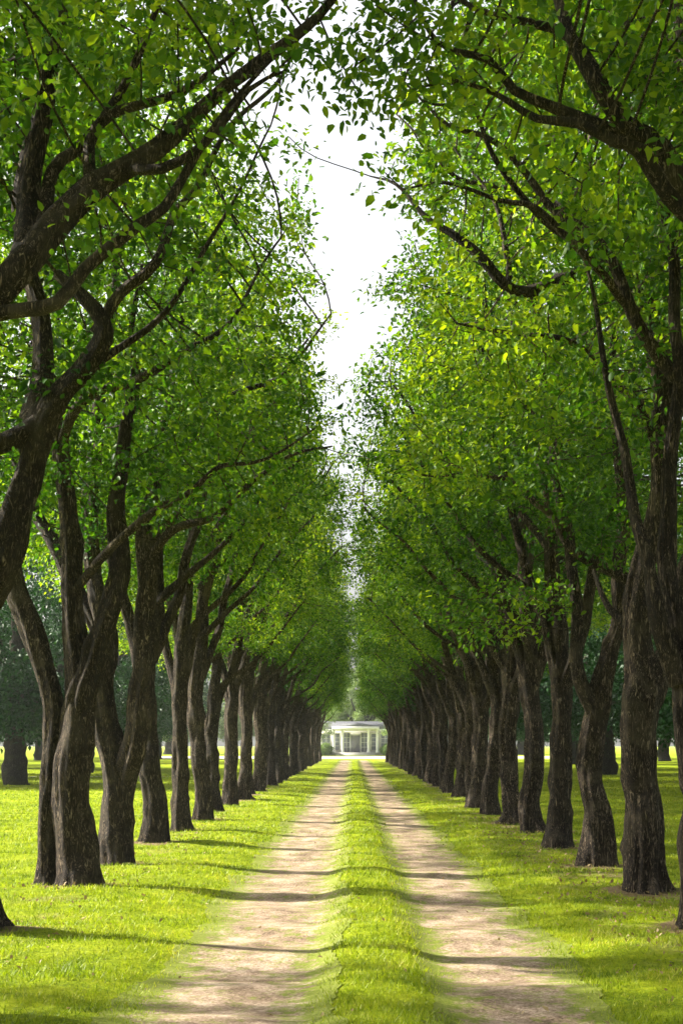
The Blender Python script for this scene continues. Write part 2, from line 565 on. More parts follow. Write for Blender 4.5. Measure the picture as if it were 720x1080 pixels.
def leaves(pts, dirs, per, spread, L0, r_, drop=0.25, oval=False):
    n = len(pts) * per
    c = np.repeat(pts, per, 0) + r_.normal(0, spread, (n, 3)) * np.array([1, 1, 0.8])
    d = np.repeat(dirs, per, 0) * 0.6 + r_.normal(0, 0.7, (n, 3)); d[:, 2] -= drop
    d /= np.linalg.norm(d, axis=1)[:, None]
    nr = r_.normal(0, 0.55, (n, 3)); nr[:, 2] += 0.9
    s = np.cross(d, nr); s /= np.linalg.norm(s, axis=1)[:, None] + 1e-9
    nn = np.cross(s, d)
    L = L0 * np.clip(r_.lognormal(0, 0.28, (n, 1)), .4, 1.8); W = L * r_.uniform(0.50, 0.68, (n, 1))
    if oval:
        P_ = [c, c + d * L * .28 + s * W * .46 + nn * L * .07, c + d * L * .66 + s * W * .38 + nn * L * .05, c + d * L - nn * L * .10,
              c + d * L * .66 - s * W * .38 + nn * L * .05, c + d * L * .28 - s * W * .46 + nn * L * .07]
        v = np.stack(P_, 1).reshape(-1, 3)
        i = np.arange(n)[:, None] * 6
        f = np.concatenate([i + np.array([[0, 3, 2, 1]]), i + np.array([[0, 5, 4, 3]])])
    else:
        a = c; b = c + d * L * 0.45 + s * W / 2 + nn * L * 0.10
        t = c + d * L - nn * L * 0.08; e = c + d * L * 0.45 - s * W / 2 + nn * L * 0.10
        v = np.stack([a, b, t, e], 1).reshape(-1, 3)
        i = np.arange(n)[:, None] * 4
        f = np.concatenate([i + np.array([[0, 2, 1]]), i + np.array([[0, 3, 2]])])
    LEAF_N[0] += n
    return v, f


def build_tree(name, guides, attract, seed, loc, leaf_mat, bark_mat, per=26, spread=0.15, leaf=0.085,
               sides=52, sprout_from=2.6, step=0.2, kill=0.34, drop=0.25, leaf_reach=5, bare=None, oval=False, fan=42):
    """guides: list of (part name, points, radii, parent guide); the first is the trunk. Local coordinates."""
    r_ = np.random.default_rng(seed)
    root = bpy.data.objects.new(name, None); root.location = loc; root.empty_display_size = 0.4
    col.objects.link(root)
    seeds, sp, srad, more, sdir = [], [], [], [], []
    for gi, (gname, pts, rad) in enumerate(guides):
        st = 0.07 if gi == 0 else 0.09
        p, r = catmull(pts, rad, st)
        q = np.arange(len(p)) * st
        amp = np.clip(q * 0.25, 0, 0.032)
        for ax in range(3):
            p[:, ax] += amp * (np.sin(q * r_.uniform(1.5, 3.5) + r_.uniform(0, 6)) + 0.5 * np.sin(q * r_.uniform(4, 7) + r_.uniform(0, 6))) * (0.4 if ax == 2 else 1)
        sd_ = sides if gi == 0 else max(9, int(sides * (0.35 + r[0] / 0.3)))
        v, f4, f3 = gnarly_tube(p, r, r_, min(sd_, sides), flare=(gi == 0 or pts[0][2] < 0), gnarl=1.0 if r[0] > 0.06 else 0.6)
        mesh_from(gname, v, [f4, f3], bark_mat, root, smooth=True)
        k = p[:: max(1, int(step / st))]; kr = r[:: max(1, int(step / st))]
        m = k[:, 2] > sprout_from
        if gi and k[-1, 2] > 3.4:                      # twigs fan out from the outer half of every bough
            h = k[len(k) * 55 // 100:]
            more.append(h[r_.integers(0, len(h), fan)] + r_.normal(0, .36, (fan, 3)) + np.array([0, 0, .10]))
            more.append(k[-1] + r_.normal(0, .30, (fan // 3, 3)))
        for a, b in zip(k[m], kr[m]):
            seeds.append(a); sp.append(-1); srad.append(b); sdir.append(np.zeros(3))
        if m.any():
            tg = p[-1] - p[-4]; sdir[-1] = 1.6 * tg / np.linalg.norm(tg)
    ns = len(seeds)
    attract = np.vstack([attract] + more)
    if bare is not None: attract = attract[~bare(attract)]
    pos, par = colonize(seeds, sp, sdir, attract, r_, step=step, kill=kill)
    N = len(pos)
    nm_ = np.full(N, -1)                                             # ease the kinks out of the twigs
    for i in range(N - 1, -1, -1):
        if par[i] >= 0: nm_[par[i]] = i
    fr = np.arange(ns, N); fr = fr[nm_[fr] >= 0]
    for _ in range(3):
        q_ = pos.copy(); q_[fr] = .5 * pos[fr] + .25 * (pos[par[fr]] + pos[nm_[fr]]); pos = q_
    # pipe-model radii, accumulated from the tips to the base
    e = 2.15
    acc = np.zeros(N); kids = np.zeros(N, int); desc = np.zeros(N, int); main = np.full(N, -1); mainr = np.zeros(N)
    tip = 0.005
    rad = np.zeros(N)
    for i in range(N - 1, -1, -1):
        rad[i] = max(tip, acc[i] ** (1 / e)) if kids[i] else tip
        p = par[i]
        if p >= 0:
            acc[p] += rad[i] ** e + (0.0016 ** e); kids[p] += 1; desc[p] = max(desc[p], desc[i] + 1)
            if rad[i] > mainr[p]: mainr[p] = rad[i]; main[p] = i
    for i in range(ns):
        rad[i] = srad[i]
    rad = np.minimum(rad, 0.085)
    idx = np.arange(ns, N)
    if len(idx):
        pp = par[idx]
        T = pos[idx] - pos[pp]; T /= np.linalg.norm(T, axis=1)[:, None] + 1e-9
        Tn = np.zeros((N, 3)); Tn[idx] = T
        # smooth tangents at rings by averaging with the main child
        for_main = main[idx]; ok = for_main >= 0
        Tr = Tn.copy(); Tr[idx[ok]] += Tn[for_main[ok]]
        Tr /= np.linalg.norm(Tr, axis=1)[:, None] + 1e-9
        K = 5
        ref = np.array([0.28, 0.93, 0.24])
        def ring(c, t, r):
            u = np.cross(t, ref); u /= np.linalg.norm(u, axis=1)[:, None] + 1e-6
            w = np.cross(t, u)
            th = np.linspace(0, 2 * np.pi, K, endpoint=False)
            return c[:, None] + r[:, None, None] * (np.cos(th)[None, :, None] * u[:, None] + np.sin(th)[None, :, None] * w[:, None])
        r1 = ring(pos[idx], Tr[idx], rad[idx])
        is_main = (main[pp] == idx) & (pp >= ns)
        rr0 = np.where(is_main, rad[pp], np.minimum(rad[idx] * 1.15, rad[pp]))
        t0 = np.where(is_main[:, None], Tr[pp], Tn[idx])
        r0 = ring(pos[pp], t0, rr0)
        v = np.concatenate([r0.reshape(-1, 3), r1.reshape(-1, 3)])
        n = len(idx); a = np.arange(n)[:, None] * K + np.arange(K)[None]; b = np.arange(n)[:, None] * K + (np.arange(K)[None] + 1) % K
        q = np.stack([a, b, b + n * K, a + n * K], -1).reshape(-1, 4)
        mesh_from('branches', v, [q], bark_mat, root, smooth=True)
        lm = (desc[idx] <= leaf_reach) | ((rad[idx] < .0065) & (desc[idx] <= 9))
        li = idx[lm]
        if bare is not None:
            li = li[~bare(pos[li])]
        # leaves along the thin twigs, thicker at the tips
        dens = pos[li]
        v, f = leaves(dens, Tn[li], per, spread, leaf, r_, drop, oval)
        mesh_from('crown', v, [f], leaf_mat, root)
    return root


def envelope(r_, H, inner, outer, hw, zlo, n=1700, s=1, rise=0.28, clump=0.95, blobs=28):
    """attraction points filling an arching crown; s = +1 when the avenue lies towards +x"""
    def ok(p):
        x = p[:, 0] * s; y = p[:, 1]; z = p[:, 2]
        t = (z - zlo) / (H - zlo)
        prof = np.where(t < 0.30, 0.80 + 0.20 * (t / 0.30), np.sqrt(np.clip(1 - ((t - 0.30) / 0.70) ** 2.4, 0, 1)))
        ex = np.where(x > 0, inner * (1 - 0.38 * np.clip((t - .15) / .6, 0, 1)), outer) * prof
        return (t > 0) & (t < 1) & ((x / (ex + 1e-6)) ** 2 + (y / (hw * prof + 1e-6)) ** 2 < 1) & (z > zlo + rise * np.clip(x, 0, None) + 0.18 * np.clip(-x, 0, None) + 0.05 * np.abs(y))
    def samp(k):
        out = np.zeros((0, 3))
        while len(out) < k:
            q = np.stack([r_.uniform(-max(inner, outer), max(inner, outer), k * 3), r_.uniform(-hw, hw, k * 3), r_.uniform(zlo, H, k * 3)], 1)
            out = np.vstack([out, q[ok(q)]])
        return out[:k]
    c = samp(blobs * 3)
    # favour the shell of the crown
    ctr = np.array([s * (inner - outer) / 2, 0, (zlo + H) / 2]); sc = np.array([(inner + outer) / 2, hw, (H - zlo) / 2])
    w = (((c - ctr) / sc) ** 2).sum(1)
    c = c[np.argsort(-w * r_.uniform(0.5, 1.5, len(w)))][:blobs]
    k = int(n * clump)
    bi_ = r_.integers(0, blobs, k)
    b = c[bi_] + r_.normal(0, 1, (k, 3)) * r_.uniform(.34, .52, (blobs, 1))[bi_]
    b = b[b[:, 0] * s < (inner + .30 + .22 * np.sin(b[:, 2] * 1.9 + inner * 40)) * (1 - .20 * np.clip((b[:, 2] - 6) / 4, 0, 1))]
    b = b[b[:, 2] > zlo - 0.2 + rise * 0.8 * np.clip(b[:, 0] * s, 0, None)]
    return np.vstack([b, samp(n - k)])


def generic_guides(r_, s, H):
    """trunk, two or three rising stems and two boughs arching over the avenue"""
    lean = r_.uniform(-.12, .12, 2)
    fh = r_.uniform(2.2, 3.0)
    R = r_.uniform(.135, .175)
    tr = [(0, 0, -.15), (r_.uniform(-.04, .04), r_.uniform(-.04, .04), .5), (lean[0] * .6, lean[1] * .6, 1.3),
          (lean[0] + r_.uniform(-.08, .08), lean[1], fh), (lean[0] + s * .15, lean[1] + .1, fh + 1.6), (lean[0] + s * .3, lean[1], H * .52), (s * .5, 0, H * .78)]
    g = [('trunk', tr, [R * 1.08, R, R * .93, R * .9, R * .55, R * .36, .03])]
    t = np.array(tr[2]) * 0.4 + np.array(tr[3]) * .6
    a = r_.uniform(-.5, .5)
    g.append(('limb', [t, t + (-s * .30, .1 + a * .3, .8), t + (-s * .62, a * .8, 1.9), t + (-s * 1.1, a * 1.6, 3.6), t + (-s * 1.5, a * 2, 5.4)], [R * .6, R * .52, R * .42, R * .28, .025]))
    t = np.array(tr[3]) + (0, 0, -.25)
    b = r_.uniform(-.6, .6)
    g.append(('limb', [t, t + (s * .28, b * .3, .75), t + (s * .62, b * .8, 1.9), t + (s * 1.0, b * 1.6, 3.4), t + (s * 1.3, b * 2, 5.2)], [R * .55, R * .47, R * .38, R * .26, .025]))
    t = np.array(tr[3]) + (0, 0, r_.uniform(.3, .7))
    for q in range(2):
        c = r_.uniform(-1.2, 1.2)
        z = r_.uniform(.5, 1.1) + q * .9
        g.append(('limb', [t, t + (s * .5, c * .2, .25 + z * .2), t + (s * 1.2, c * .5, .55 + z * .5), t + (s * 1.75, c * .8, 1.2 + z * .6), t + (s * 2.35, c, 1.5 + z)],
                  [R * .36, R * .30, R * .22, R * .15, .018]))
        t = t + (0, 0, .9)
    t = np.array(tr[3]) + (0, 0, -.05)
    if r_.random() < .6:
        c = r_.uniform(.4, 1) * r_.choice([-1, 1])
        g.append(('limb', [t, t + (s * .1, c * .4, .5), t + (0, c * .9, 1.5), t + (-s * .2, c * 1.4, 3.2)], [R * .45, R * .36, R * .26, .025]))
    return g


PROTO = []


def children_of(o):
    return [c for c in o.children]


def copy_tree(root, kids, loc, rz, sc):
    r = root.copy(); col.objects.link(r)
    r.location = loc; r.rotation_euler = (0, 0, rz); r.scale = (sc[0], sc[1], sc[2])
    for k in kids:
        c = k.copy(); col.objects.link(c); c.parent = r
    return r


ORD = ['first', 'second', 'third', 'fourth', 'fifth', 'sixth', 'seventh', 'eighth', 'ninth', 'tenth', 'eleventh', 'twelfth',
       'thirteenth', 'fourteenth', 'fifteenth', 'sixteenth']
LG, RG = 'trees of the left row of the avenue', 'trees of the right row of the avenue'

# ---- near trees, each with its own boughs
def local(base, path):
    return [tuple(np.array(p) - base) for p in path]


def near_tree(side, d, X, guides_px, seed, H, zlo, label, inner=2.6, outer=3.0, hw=2.3, n=1800, rise=.28, per=34, extra=None, tk=.82, **kw):
    base = np.array([X, d, float(gz(X, d))])
    r_ = np.random.default_rng(seed)
    g = []
    for nm, path, rad in guides_px:
        g.append((nm, local(base, path), [q_ * (tk if nm == 'trunk' else (tk + 1) / 2) for q_ in rad]))
    A = envelope(r_, H, inner, outer, hw, zlo, n=n, s=side, rise=rise)
    if extra is not None:
        A = np.vstack([A] + [np.array(c) - base + r_.normal(0, sg, (k, 3)) for c, sg, k in extra])
    zt = 5.0 if d < 10 else (7.4 if d < 14 else 9.0)   # the crowns stop short of the middle of the avenue
    x0, x1 = (-.60, .16) if d < 14 else (-.42, .30)
    kw['bare'] = lambda p: (p[:, 0] + base[0] > x0) & (p[:, 0] + base[0] < x1) & (p[:, 2] < zt)
    t = build_tree('avenue_tree', g, A, seed, tuple(base), M['leaf'], M['bark'], per=per, **{**dict(oval=True, leaf=.064, spread=.12, fan=16), **kw})
    tag(t, label, 'tree', LG if side > 0 else RG)
    return t


# left row -------------------------------------------------------------
d = 8.2
near_tree(1, d, -2.95, [
    ('trunk', [(-2.95, d, -.15), (-2.93, d, .6), (-2.9, d, 1.6), (-2.82, d, 2.6), (-2.7, d + .1, 4.2), (-2.6, d, 6.2), (-2.3, d, 8)], [.29, .26, .24, .22, .15, .09, .03]),
    ('limb', [(-2.85, d, 2.2), P(-110, 420, d), P(-40, 345, d), P(15, 290, d), P(60, 238, d + .1), P(110, 196, d + .2), P(170, 158, d + .3), P(240, 95, d + .4), P(330, 15, d + .5), P(375, -60, d + .6)],
     [.15, .125, .11, .10, .085, .072, .058, .04, .026, .012]),
    ('limb', [P(15, 292, d), P(30, 210, d + .2), P(45, 130, d + .3), P(60, 60, d + .3), P(90, -80, d + .4)], [.085, .07, .055, .045, .02]),
    ('limb', [P(95, 212, d + .2), P(100, 150, d + .3), P(125, 120, d + .3), P(190, 100, d + .2), P(250, 50, d + .3)], [.045, .036, .03, .024, .01]),
    ('limb', [P(30, 262, d), P(60, 180, d + .3), P(95, 150, d + .4), P(150, 60, d + .4), P(180, -20, d + .4)], [.05, .04, .034, .024, .01]),
    ('limb', [P(140, 180, d + .2), P(175, 180, d), P(215, 150, d - .1), P(260, 90, d - .1), P(300, 70, d)], [.035, .03, .022, .015, .007]),
    ('limb', [P(-60, 345, d), P(10, 326, d - .1), P(60, 315, d - .2), P(85, 280, d - .2), P(135, 240, d - .2), P(165, 222, d - .1), P(200, 175, d), P(245, 120, d), P(300, 55, d)],
     [.06, .045, .04, .036, .032, .028, .024, .018, .008]),
], 101, 12.3, 4.95, 'dark tree overhanging the top left corner, only its bare twisted boughs and leaves showing', rise=.10, n=3900, inner=2.0, outer=3.6, leaf=.055, per=60, fan=6, leaf_reach=4, extra=[(np.array([-2.95 + a_, 8.2 + b_, c_]), .75, 170) for a_, b_, c_ in ((-2.6, .5, 4.4), (-3.0, 2.2, 4.8), (-2.2, -1.2, 4.9), (-1.2, 1.4, 4.6), (-3.4, 1.2, 6.0))])  # extra: outer leaf clumps out of view, added to shade the inner boughs

d = 11.7
near_tree(1, d, -2.86, [
    ('trunk', [(-2.86, d, -.15), P(-28, 930, d), P(-50, 830, d), P(-58, 740, d), P(-40, 660, d), P(-5, 600, d), P(22, 540, d), P(38, 480, d), P(58, 430, d), P(95, 385, d), P(110, 348, d), P(92, 318, d), P(60, 290, d)],
     [.25, .22, .20, .20, .19, .175, .15, .125, .105, .095, .085, .065, .045]),
    ('limb', [P(-150, 500, d), P(-60, 485, d), P(0, 466, d - .1), P(40, 440, d), P(60, 425, d)], [.05, .075, .085, .085, .07]),
    ('limb', [P(100, 352, d), P(125, 310, d), P(160, 278, d), P(180, 225, d + .2), P(215, 190, d + .2), P(250, 130, d + .2), P(300, 80, d + .3), P(330, 10, d + .3)], [.05, .045, .04, .034, .028, .022, .016, .008]),
    ('limb', [P(65, 428, d), P(85, 400, d + .2), P(120, 375, d + .3), P(165, 340, d + .4), P(200, 290, d + .4), P(240, 215, d + .5), P(290, 130, d + .6)], [.05, .042, .034, .028, .022, .016, .008]),
    ('limb', [P(38, 480, d), P(42, 400, d + .3), P(40, 330, d + .4), P(22, 250, d + .4), P(40, 120, d + .4), P(60, -60, d + .5)], [.10, .085, .075, .06, .05, .02]),
    ('limb', [P(-50, 700, d), P(-90, 600, d + .3), P(-120, 480, d + .5), P(-160, 300, d + .6), P(-190, 50, d + .8)], [.13, .12, .10, .08, .03]),
], 102, 12.5, 5.3, 'thick dark tree at the left edge, its sloping trunk leaning in before the next', rise=.12, n=2400, inner=1.75, outer=3.4, per=46, fan=9)

d = 15.5
near_tree(1, d, -2.83, [
    ('trunk', [P(79, 958, d), P(79, 900, d), P(79, 840, d), P(84, 770, d), P(84, 720, d), P(78, 670, d), P(72, 610, d), P(72, 545, d), P(66, 470, d), P(45, 390, d), P(38, 290, d), P(60, 120, d)],
     [.28, .235, .215, .205, .20, .15, .13, .12, .10, .085, .07, .02]),
    ('limb', [P(50, 955, d + .1), P(50, 900, d + .1), P(56, 840, d + .1), P(54, 770, d + .1), P(46, 710, d + .1), P(34, 660, d + .1), P(18, 620, d + .2), P(0, 570, d + .3), P(-40, 480, d + .4), P(-80, 350, d + .5)],
     [.15, .12, .11, .115, .12, .125, .12, .11, .08, .03]),
    ('limb', [P(86, 745, d), P(98, 705, d - .05), P(110, 660, d - .1), P(120, 610, d - .1), P(126, 560, d), P(130, 480, d + .1), P(138, 400, d + .2), P(150, 280, d + .3)], [.17, .15, .14, .125, .11, .075, .05, .015]),
    ('limb', [P(76, 645, d), P(82, 628, d - .04), P(95, 610, d - .12), P(112, 585, d - .3), P(135, 560, d - .4), P(165, 535, d - .4), P(195, 520, d - .3), P(235, 492, d - .2), P(280, 485, d), P(330, 452, d)], [.04, .05, .05, .048, .045, .04, .034, .026, .018, .008]),
    ('limb', [P(66, 470, d), P(95, 420, d - .3), P(140, 400, d - .4), P(190, 370, d - .4), P(240, 340, d - .4), P(300, 250, d - .3)], [.06, .055, .045, .035, .025, .01]),
], 103, 11.8, 4.1, 'big left-row tree with a slim second stem leaning out from its foot', n=2100)

d = 18.5
near_tree(1, d, -2.87, [
    ('trunk', [P(125, 935, d), P(124, 880, d), P(120, 830, d), P(114, 770, d), P(110, 720, d), P(108, 670, d), P(100, 600, d), P(96, 520, d), P(110, 380, d), P(130, 200, d)], [.26, .23, .22, .21, .19, .15, .13, .11, .08, .02]),
    ('limb', [P(124, 860, d - .05), P(140, 800, d - .1), P(146, 740, d - .1), P(150, 680, d - .1), P(158, 620, d - .1), P(155, 560, d), P(165, 480, d), P(190, 380, d)], [.15, .16, .155, .145, .13, .11, .08, .02]),
    ('limb', [P(112, 690, d), P(80, 620, d + .2), P(50, 560, d + .3), P(10, 470, d + .5), P(-20, 360, d + .6)], [.12, .11, .09, .06, .02]),
    ('limb', [P(157, 600, d), P(185, 560, d - .2), P(225, 545, d - .3), P(262, 510, d - .3), P(310, 480, d - .2), P(350, 470, d)], [.06, .05, .042, .032, .022, .01]),
    ('limb', [P(160, 520, d), P(200, 470, d + .2), P(240, 420, d + .3), P(300, 395, d + .3), P(350, 330, d + .3)], [.06, .05, .04, .028, .01]),
], 104, 12.2, 4.0, 'broad brown low-forked tree just behind the double-stemmed one in the left row', n=2100)

# right row ------------------------------------------------------------
d = 8.6
near_tree(-1, d, 3.0, [
    ('trunk', [(3.0, d, -.15), (3.0, d, .6), (2.95, d, 1.6), (2.85, d, 2.8), (2.7, d + .1, 4.4), (2.6, d, 6.2), (2.4, d, 8)], [.29, .26, .24, .22, .15, .09, .03]),
    ('limb', [(2.8, d, 3.2), P(820, 330, d), P(760, 240, d), P(700, 160, d), P(655, 135, d), P(610, 70, d), P(585, 0, d + .2), P(560, -80, d + .3)], [.13, .11, .09, .075, .062, .045, .03, .012]),
    ('limb', [P(700, 162, d), P(650, 140, d), P(590, 120, d), P(540, 95, d), P(520, 60, d), P(470, 40, d), P(430, -20, d)], [.05, .042, .036, .03, .024, .016, .008]),
    ('limb', [P(780, 270, d), P(730, 60, d + .3), P(720, -60, d + .4)], [.06, .05, .02]),
    ('limb', [P(760, 245, d), P(715, 215, d - .1), P(670, 160, d - .2), P(640, 150, d - .2), P(600, 130, d - .2), P(560, 125, d - .1), P(520, 100, d), P(470, 85, d)], [.055, .045, .038, .034, .028, .022, .016, .008]),
    ('limb', [P(640, 105, d), P(600, 40, d + .1), P(560, 25, d + .2), P(500, 10, d + .2), P(450, -30, d + .3)], [.04, .032, .026, .018, .008]),
], 111, 12.3, 4.95, 'dark tree overhanging the top right corner, only its leafy boughs showing', rise=.05, n=3900, inner=2.3, outer=3.4, leaf=.055, per=64, fan=9, leaf_reach=4, extra=[(P(398, 35, 8.4), .14, 40), (P(450, 25, 8.5), .22, 60)])

d = 12.0
near_tree(-1, d, 2.78, [
    ('trunk', [(2.78, d, -.15), P(738, 930, d), P(730, 850, d), P(724, 770, d), P(718, 715, d), P(716, 670, d), P(708, 600, d), P(706, 545, d), P(715, 420, d), P(700, 250, d), P(680, 60, d)],
     [.22, .18, .155, .14, .135, .10, .085, .075, .06, .05, .02]),
    ('limb', [P(718, 720, d - .05), P(703, 680, d - .1), P(688, 650, d - .1), P(679, 610, d - .1), P(674, 560, d - .1), P(668, 500, d), P(640, 400, d + .1), P(610, 260, d + .2)], [.10, .085, .075, .062, .052, .045, .03, .01]),
    ('limb', [P(718, 700, d), P(745, 640, d + .1), P(765, 560, d + .3), P(790, 420, d + .4), P(830, 200, d + .5)], [.11, .10, .08, .06, .02]),
    ('limb', [P(712, 400, d), P(672, 330, d), P(630, 255, d + .1), P(575, 215, d + .2), P(520, 150, d + .2), P(470, 130, d + .2), P(430, 85, d + .3)], [.06, .055, .045, .036, .026, .018, .008]),
    ('limb', [P(672, 330, d), P(640, 290, d - .2), P(600, 250, d - .2), P(560, 220, d - .2), P(520, 215, d - .1), P(470, 195, d), P(430, 200, d)], [.045, .038, .032, .026, .020, .014, .007]),
    ('limb', [P(630, 255, d + .1), P(580, 240, d), P(530, 175, d - .1), P(500, 110, d - .1), P(470, 60, d)], [.035, .03, .024, .016, .008]),
], 112, 12.5, 5.3, 'pale-barked slim tree cut by the right edge, forking into thin upright stems', rise=.1, n=2300, inner=1.95, outer=3.2, per=46, fan=9)

d = 15.0
near_tree(-1, d, 2.89, [
    ('trunk', [P(680, 965, d), P(679, 910, d), P(676, 850, d), P(676, 780, d), P(677, 720, d), P(674, 665, d), P(678, 600, d), P(692, 520, d), P(695, 440, d), P(693, 380, d), P(690, 335, d), P(700, 200, d), P(690, 40, d)],
     [.27, .225, .215, .21, .20, .16, .14, .13, .12, .115, .10, .07, .03]),
    ('limb', [P(694, 385, d), P(690, 345, d), P(672, 322, d), P(655, 292, d), P(635, 280, d - .1), P(600, 290, d - .2), P(560, 307, d - .3), P(535, 300, d - .3), P(508, 272, d - .3), P(478, 250, d - .3), P(445, 232, d - .2), P(420, 195, d - .1), P(395, 185, d)],
     [.12, .115, .10, .085, .075, .066, .06, .054, .047, .04, .03, .018, .008]),
    ('limb', [P(535, 300, d - .3), P(530, 250, d - .3), P(515, 205, d - .2), P(480, 150, d - .1)], [.035, .028, .02, .008]),
    ('limb', [P(650, 290, d), P(635, 245, d), P(600, 225, d), P(570, 205, d + .1), P(520, 195, d + .2), P(470, 180, d + .2), P(420, 120, d + .3)], [.06, .052, .045, .038, .03, .02, .008]),
    ('limb', [P(677, 700, d + .05), P(658, 662, d + .1), P(643, 645, d + .2), P(630, 600, d + .4)], [.06, .05, .04, .02]),
    ('limb', [P(680, 745, d), P(705, 690, d + .2), P(715, 640, d + .3), P(735, 540, d + .4), P(760, 380, d + .6)], [.13, .12, .10, .08, .03]),
    ('limb', [P(695, 470, d), P(670, 425, d - .2), P(640, 405, d - .3), P(600, 360, d - .4), P(540, 350, d - .4), P(480, 340, d - .3)], [.05, .045, .038, .03, .02, .01]),
], 113, 11.6, 4.5, 'thick rough-barked tree near the right edge, its long dark bough arching over the avenue', n=2000)

d = 18.0
near_tree(-1, d, 2.88, [
    ('trunk', [P(628, 935, d), P(628, 880, d), P(627, 830, d), P(625, 780, d), P(628, 735, d), P(640, 690, d), P(655, 640, d), P(655, 560, d), P(650, 450, d), P(640, 300, d), P(620, 160, d)], [.25, .21, .175, .165, .16, .11, .10, .09, .07, .05, .02]),
    ('limb', [P(626, 750, d), P(615, 725, d - .05), P(610, 690, d - .1), P(608, 650, d - .1), P(600, 590, d), P(590, 520, d), P(575, 420, d + .1), P(540, 300, d + .2)], [.11, .095, .08, .075, .07, .06, .04, .012]),
    ('limb', [P(680, 625, d - .3), P(655, 605, d - .3), P(620, 590, d - .3), P(595, 575, d - .3), P(580, 545, d - .3), P(560, 528, d - .3), P(535, 507, d - .2), P(510, 503, d - .2), P(480, 490, d)], [.075, .07, .064, .058, .052, .042, .034, .024, .01]),
    ('limb', [P(575, 538, d - .3), P(572, 500, d - .4), P(590, 470, d - .4), P(560, 430, d - .4), P(520, 400, d - .3)], [.04, .034, .028, .02, .01]),
], 114, 12.4, 4.1, 'knobbly tree just behind the thick rough-barked one, forking into a narrow U', n=2100,
    extra=[(P(515, 650, 17.5), .28, 40)])

# ---- six more avenue trees, repeated down both rows
ld = [22.2, 25.5, 29.0, 32.6] + [32.6 + 3.45 * k for k in range(1, 28)]
rd = [21.2, 24.5, 27.8, 31.2] + [31.2 + 3.45 * k for k in range(1, 28)]
protos = []
for k in range(6):
    r_ = np.random.default_rng(500 + k)
    H = r_.uniform(10.4, 13.2)
    g = generic_guides(r_, 1, H)
    A = envelope(r_, H, r_.uniform(2.45, 2.8), 3.0, 2.2, r_.uniform(3.8, 4.35), n=1900, s=1, rise=r_.uniform(.15, .3))
    t = build_tree('avenue_tree', g, A, 600 + k, (0, 0, 0), M['leaf'], M['bark'], per=33, leaf=.072, spread=.115, sides=40, fan=22)
    protos.append((t, children_of(t)))
used = [False] * 6
lr = random.Random(5)
LOOK_L = {0: 'pale-flanked trunk', 1: 'dark narrow trunk', 2: 'pale knotty trunk',
          3: 'brown trunk with a long bough', 4: 'slim grey-brown trunk', 5: 'dark forked trunk'}
LOOK_R = {0: 'straight grey-barked tree', 1: 'stout brown tree with a flared foot', 2: 'dark tree with a forked stem', 3: 'dark tree with a curving bough',
          4: 'slim dark tree', 5: 'brown tree with a low fork'}
for side, ds in ((1, ld), (-1, rd)):
    last = -1
    for i, dd in enumerate(ds):
        v = lr.choice([q for q in range(6) if q != last]); last = v
        X = -side * 2.9 + lr.uniform(-.10, .10)
        rz = (0 if side > 0 else math.pi) + lr.uniform(-.25, .25)
        sc = lr.uniform(.94, 1.06)
        loc = (X, dd + lr.uniform(-.12, .12), 0)
        loc = (loc[0], loc[1], float(gz(loc[0], loc[1])) - .01)
        wx = lr.uniform(.84, 1.0) if dd < 27 else (lr.uniform(.92, 1.12) if dd < 50 else (lr.choice([.92, 1.02, 1.08, 1.12]) if dd < 78 else lr.uniform(.84, .95)))
        zz = sc * lr.uniform(.86, 1.12)
        root, kids = protos[v]
        if not used[v]:
            o = root; used[v] = True
            o.location = loc; o.rotation_euler = (0, 0, rz); o.scale = (sc * wx, sc, zz)
        else:
            o = copy_tree(root, kids, loc, rz, (sc * wx, sc, zz))
        n_ = i + 4
        row = 'left' if side > 0 else 'right'
        if n_ < 14:
            look = (LOOK_L if side > 0 else LOOK_R).get(i, 'dark tree with a green crown')
            lab = f'{look}, {ORD[n_ - 1]} in the {row} row from the front'
        else:
            lab = f'one of the small dark trees at the far end of the {row} row'
        tag(o, lab, 'tree', LG if side > 0 else RG)

# ------------------------------------------------------------------ park trees behind the rows
def park_proto(seed, R, H, zlo, leafm, leaf=.17, n=1300, per=52, rt=.38):
    r_ = np.random.default_rng(seed)
    A = envelope(r_, H, R, R, R, zlo, n=n, s=1, rise=0, blobs=45)
    A = A + 0
    g = [('trunk', [(0, 0, -.2), (.03, 0, 1), (0, .05, 2.4), (.1, 0, 4.2), (0, .1, H * .6), (.1, 0, H * .85)], [rt * 1.1, rt, rt * .85, rt * .62, rt * .35, .05])]
    for k in range(5):
        a = k * 1.26 + r_.uniform(-.4, .4); c, s_ = math.cos(a), math.sin(a)
        z0 = 1.9 + k * .3
        g.append(('limb', [(0, 0, z0), (.7 * c, .7 * s_, z0 + .8), (R * .35 * c, R * .35 * s_, z0 + 2.1), (R * .6 * c, R * .6 * s_, z0 + 3.6)], [rt * .5, rt * .4, rt * .26, .04]))
    return build_tree('park_tree', g, A, seed, (0, 0, 0), leafm, M['park_bark'], per=per, spread=.30, leaf=leaf, sides=14, sprout_from=1.6, step=.42, kill=.75, leaf_reach=4)


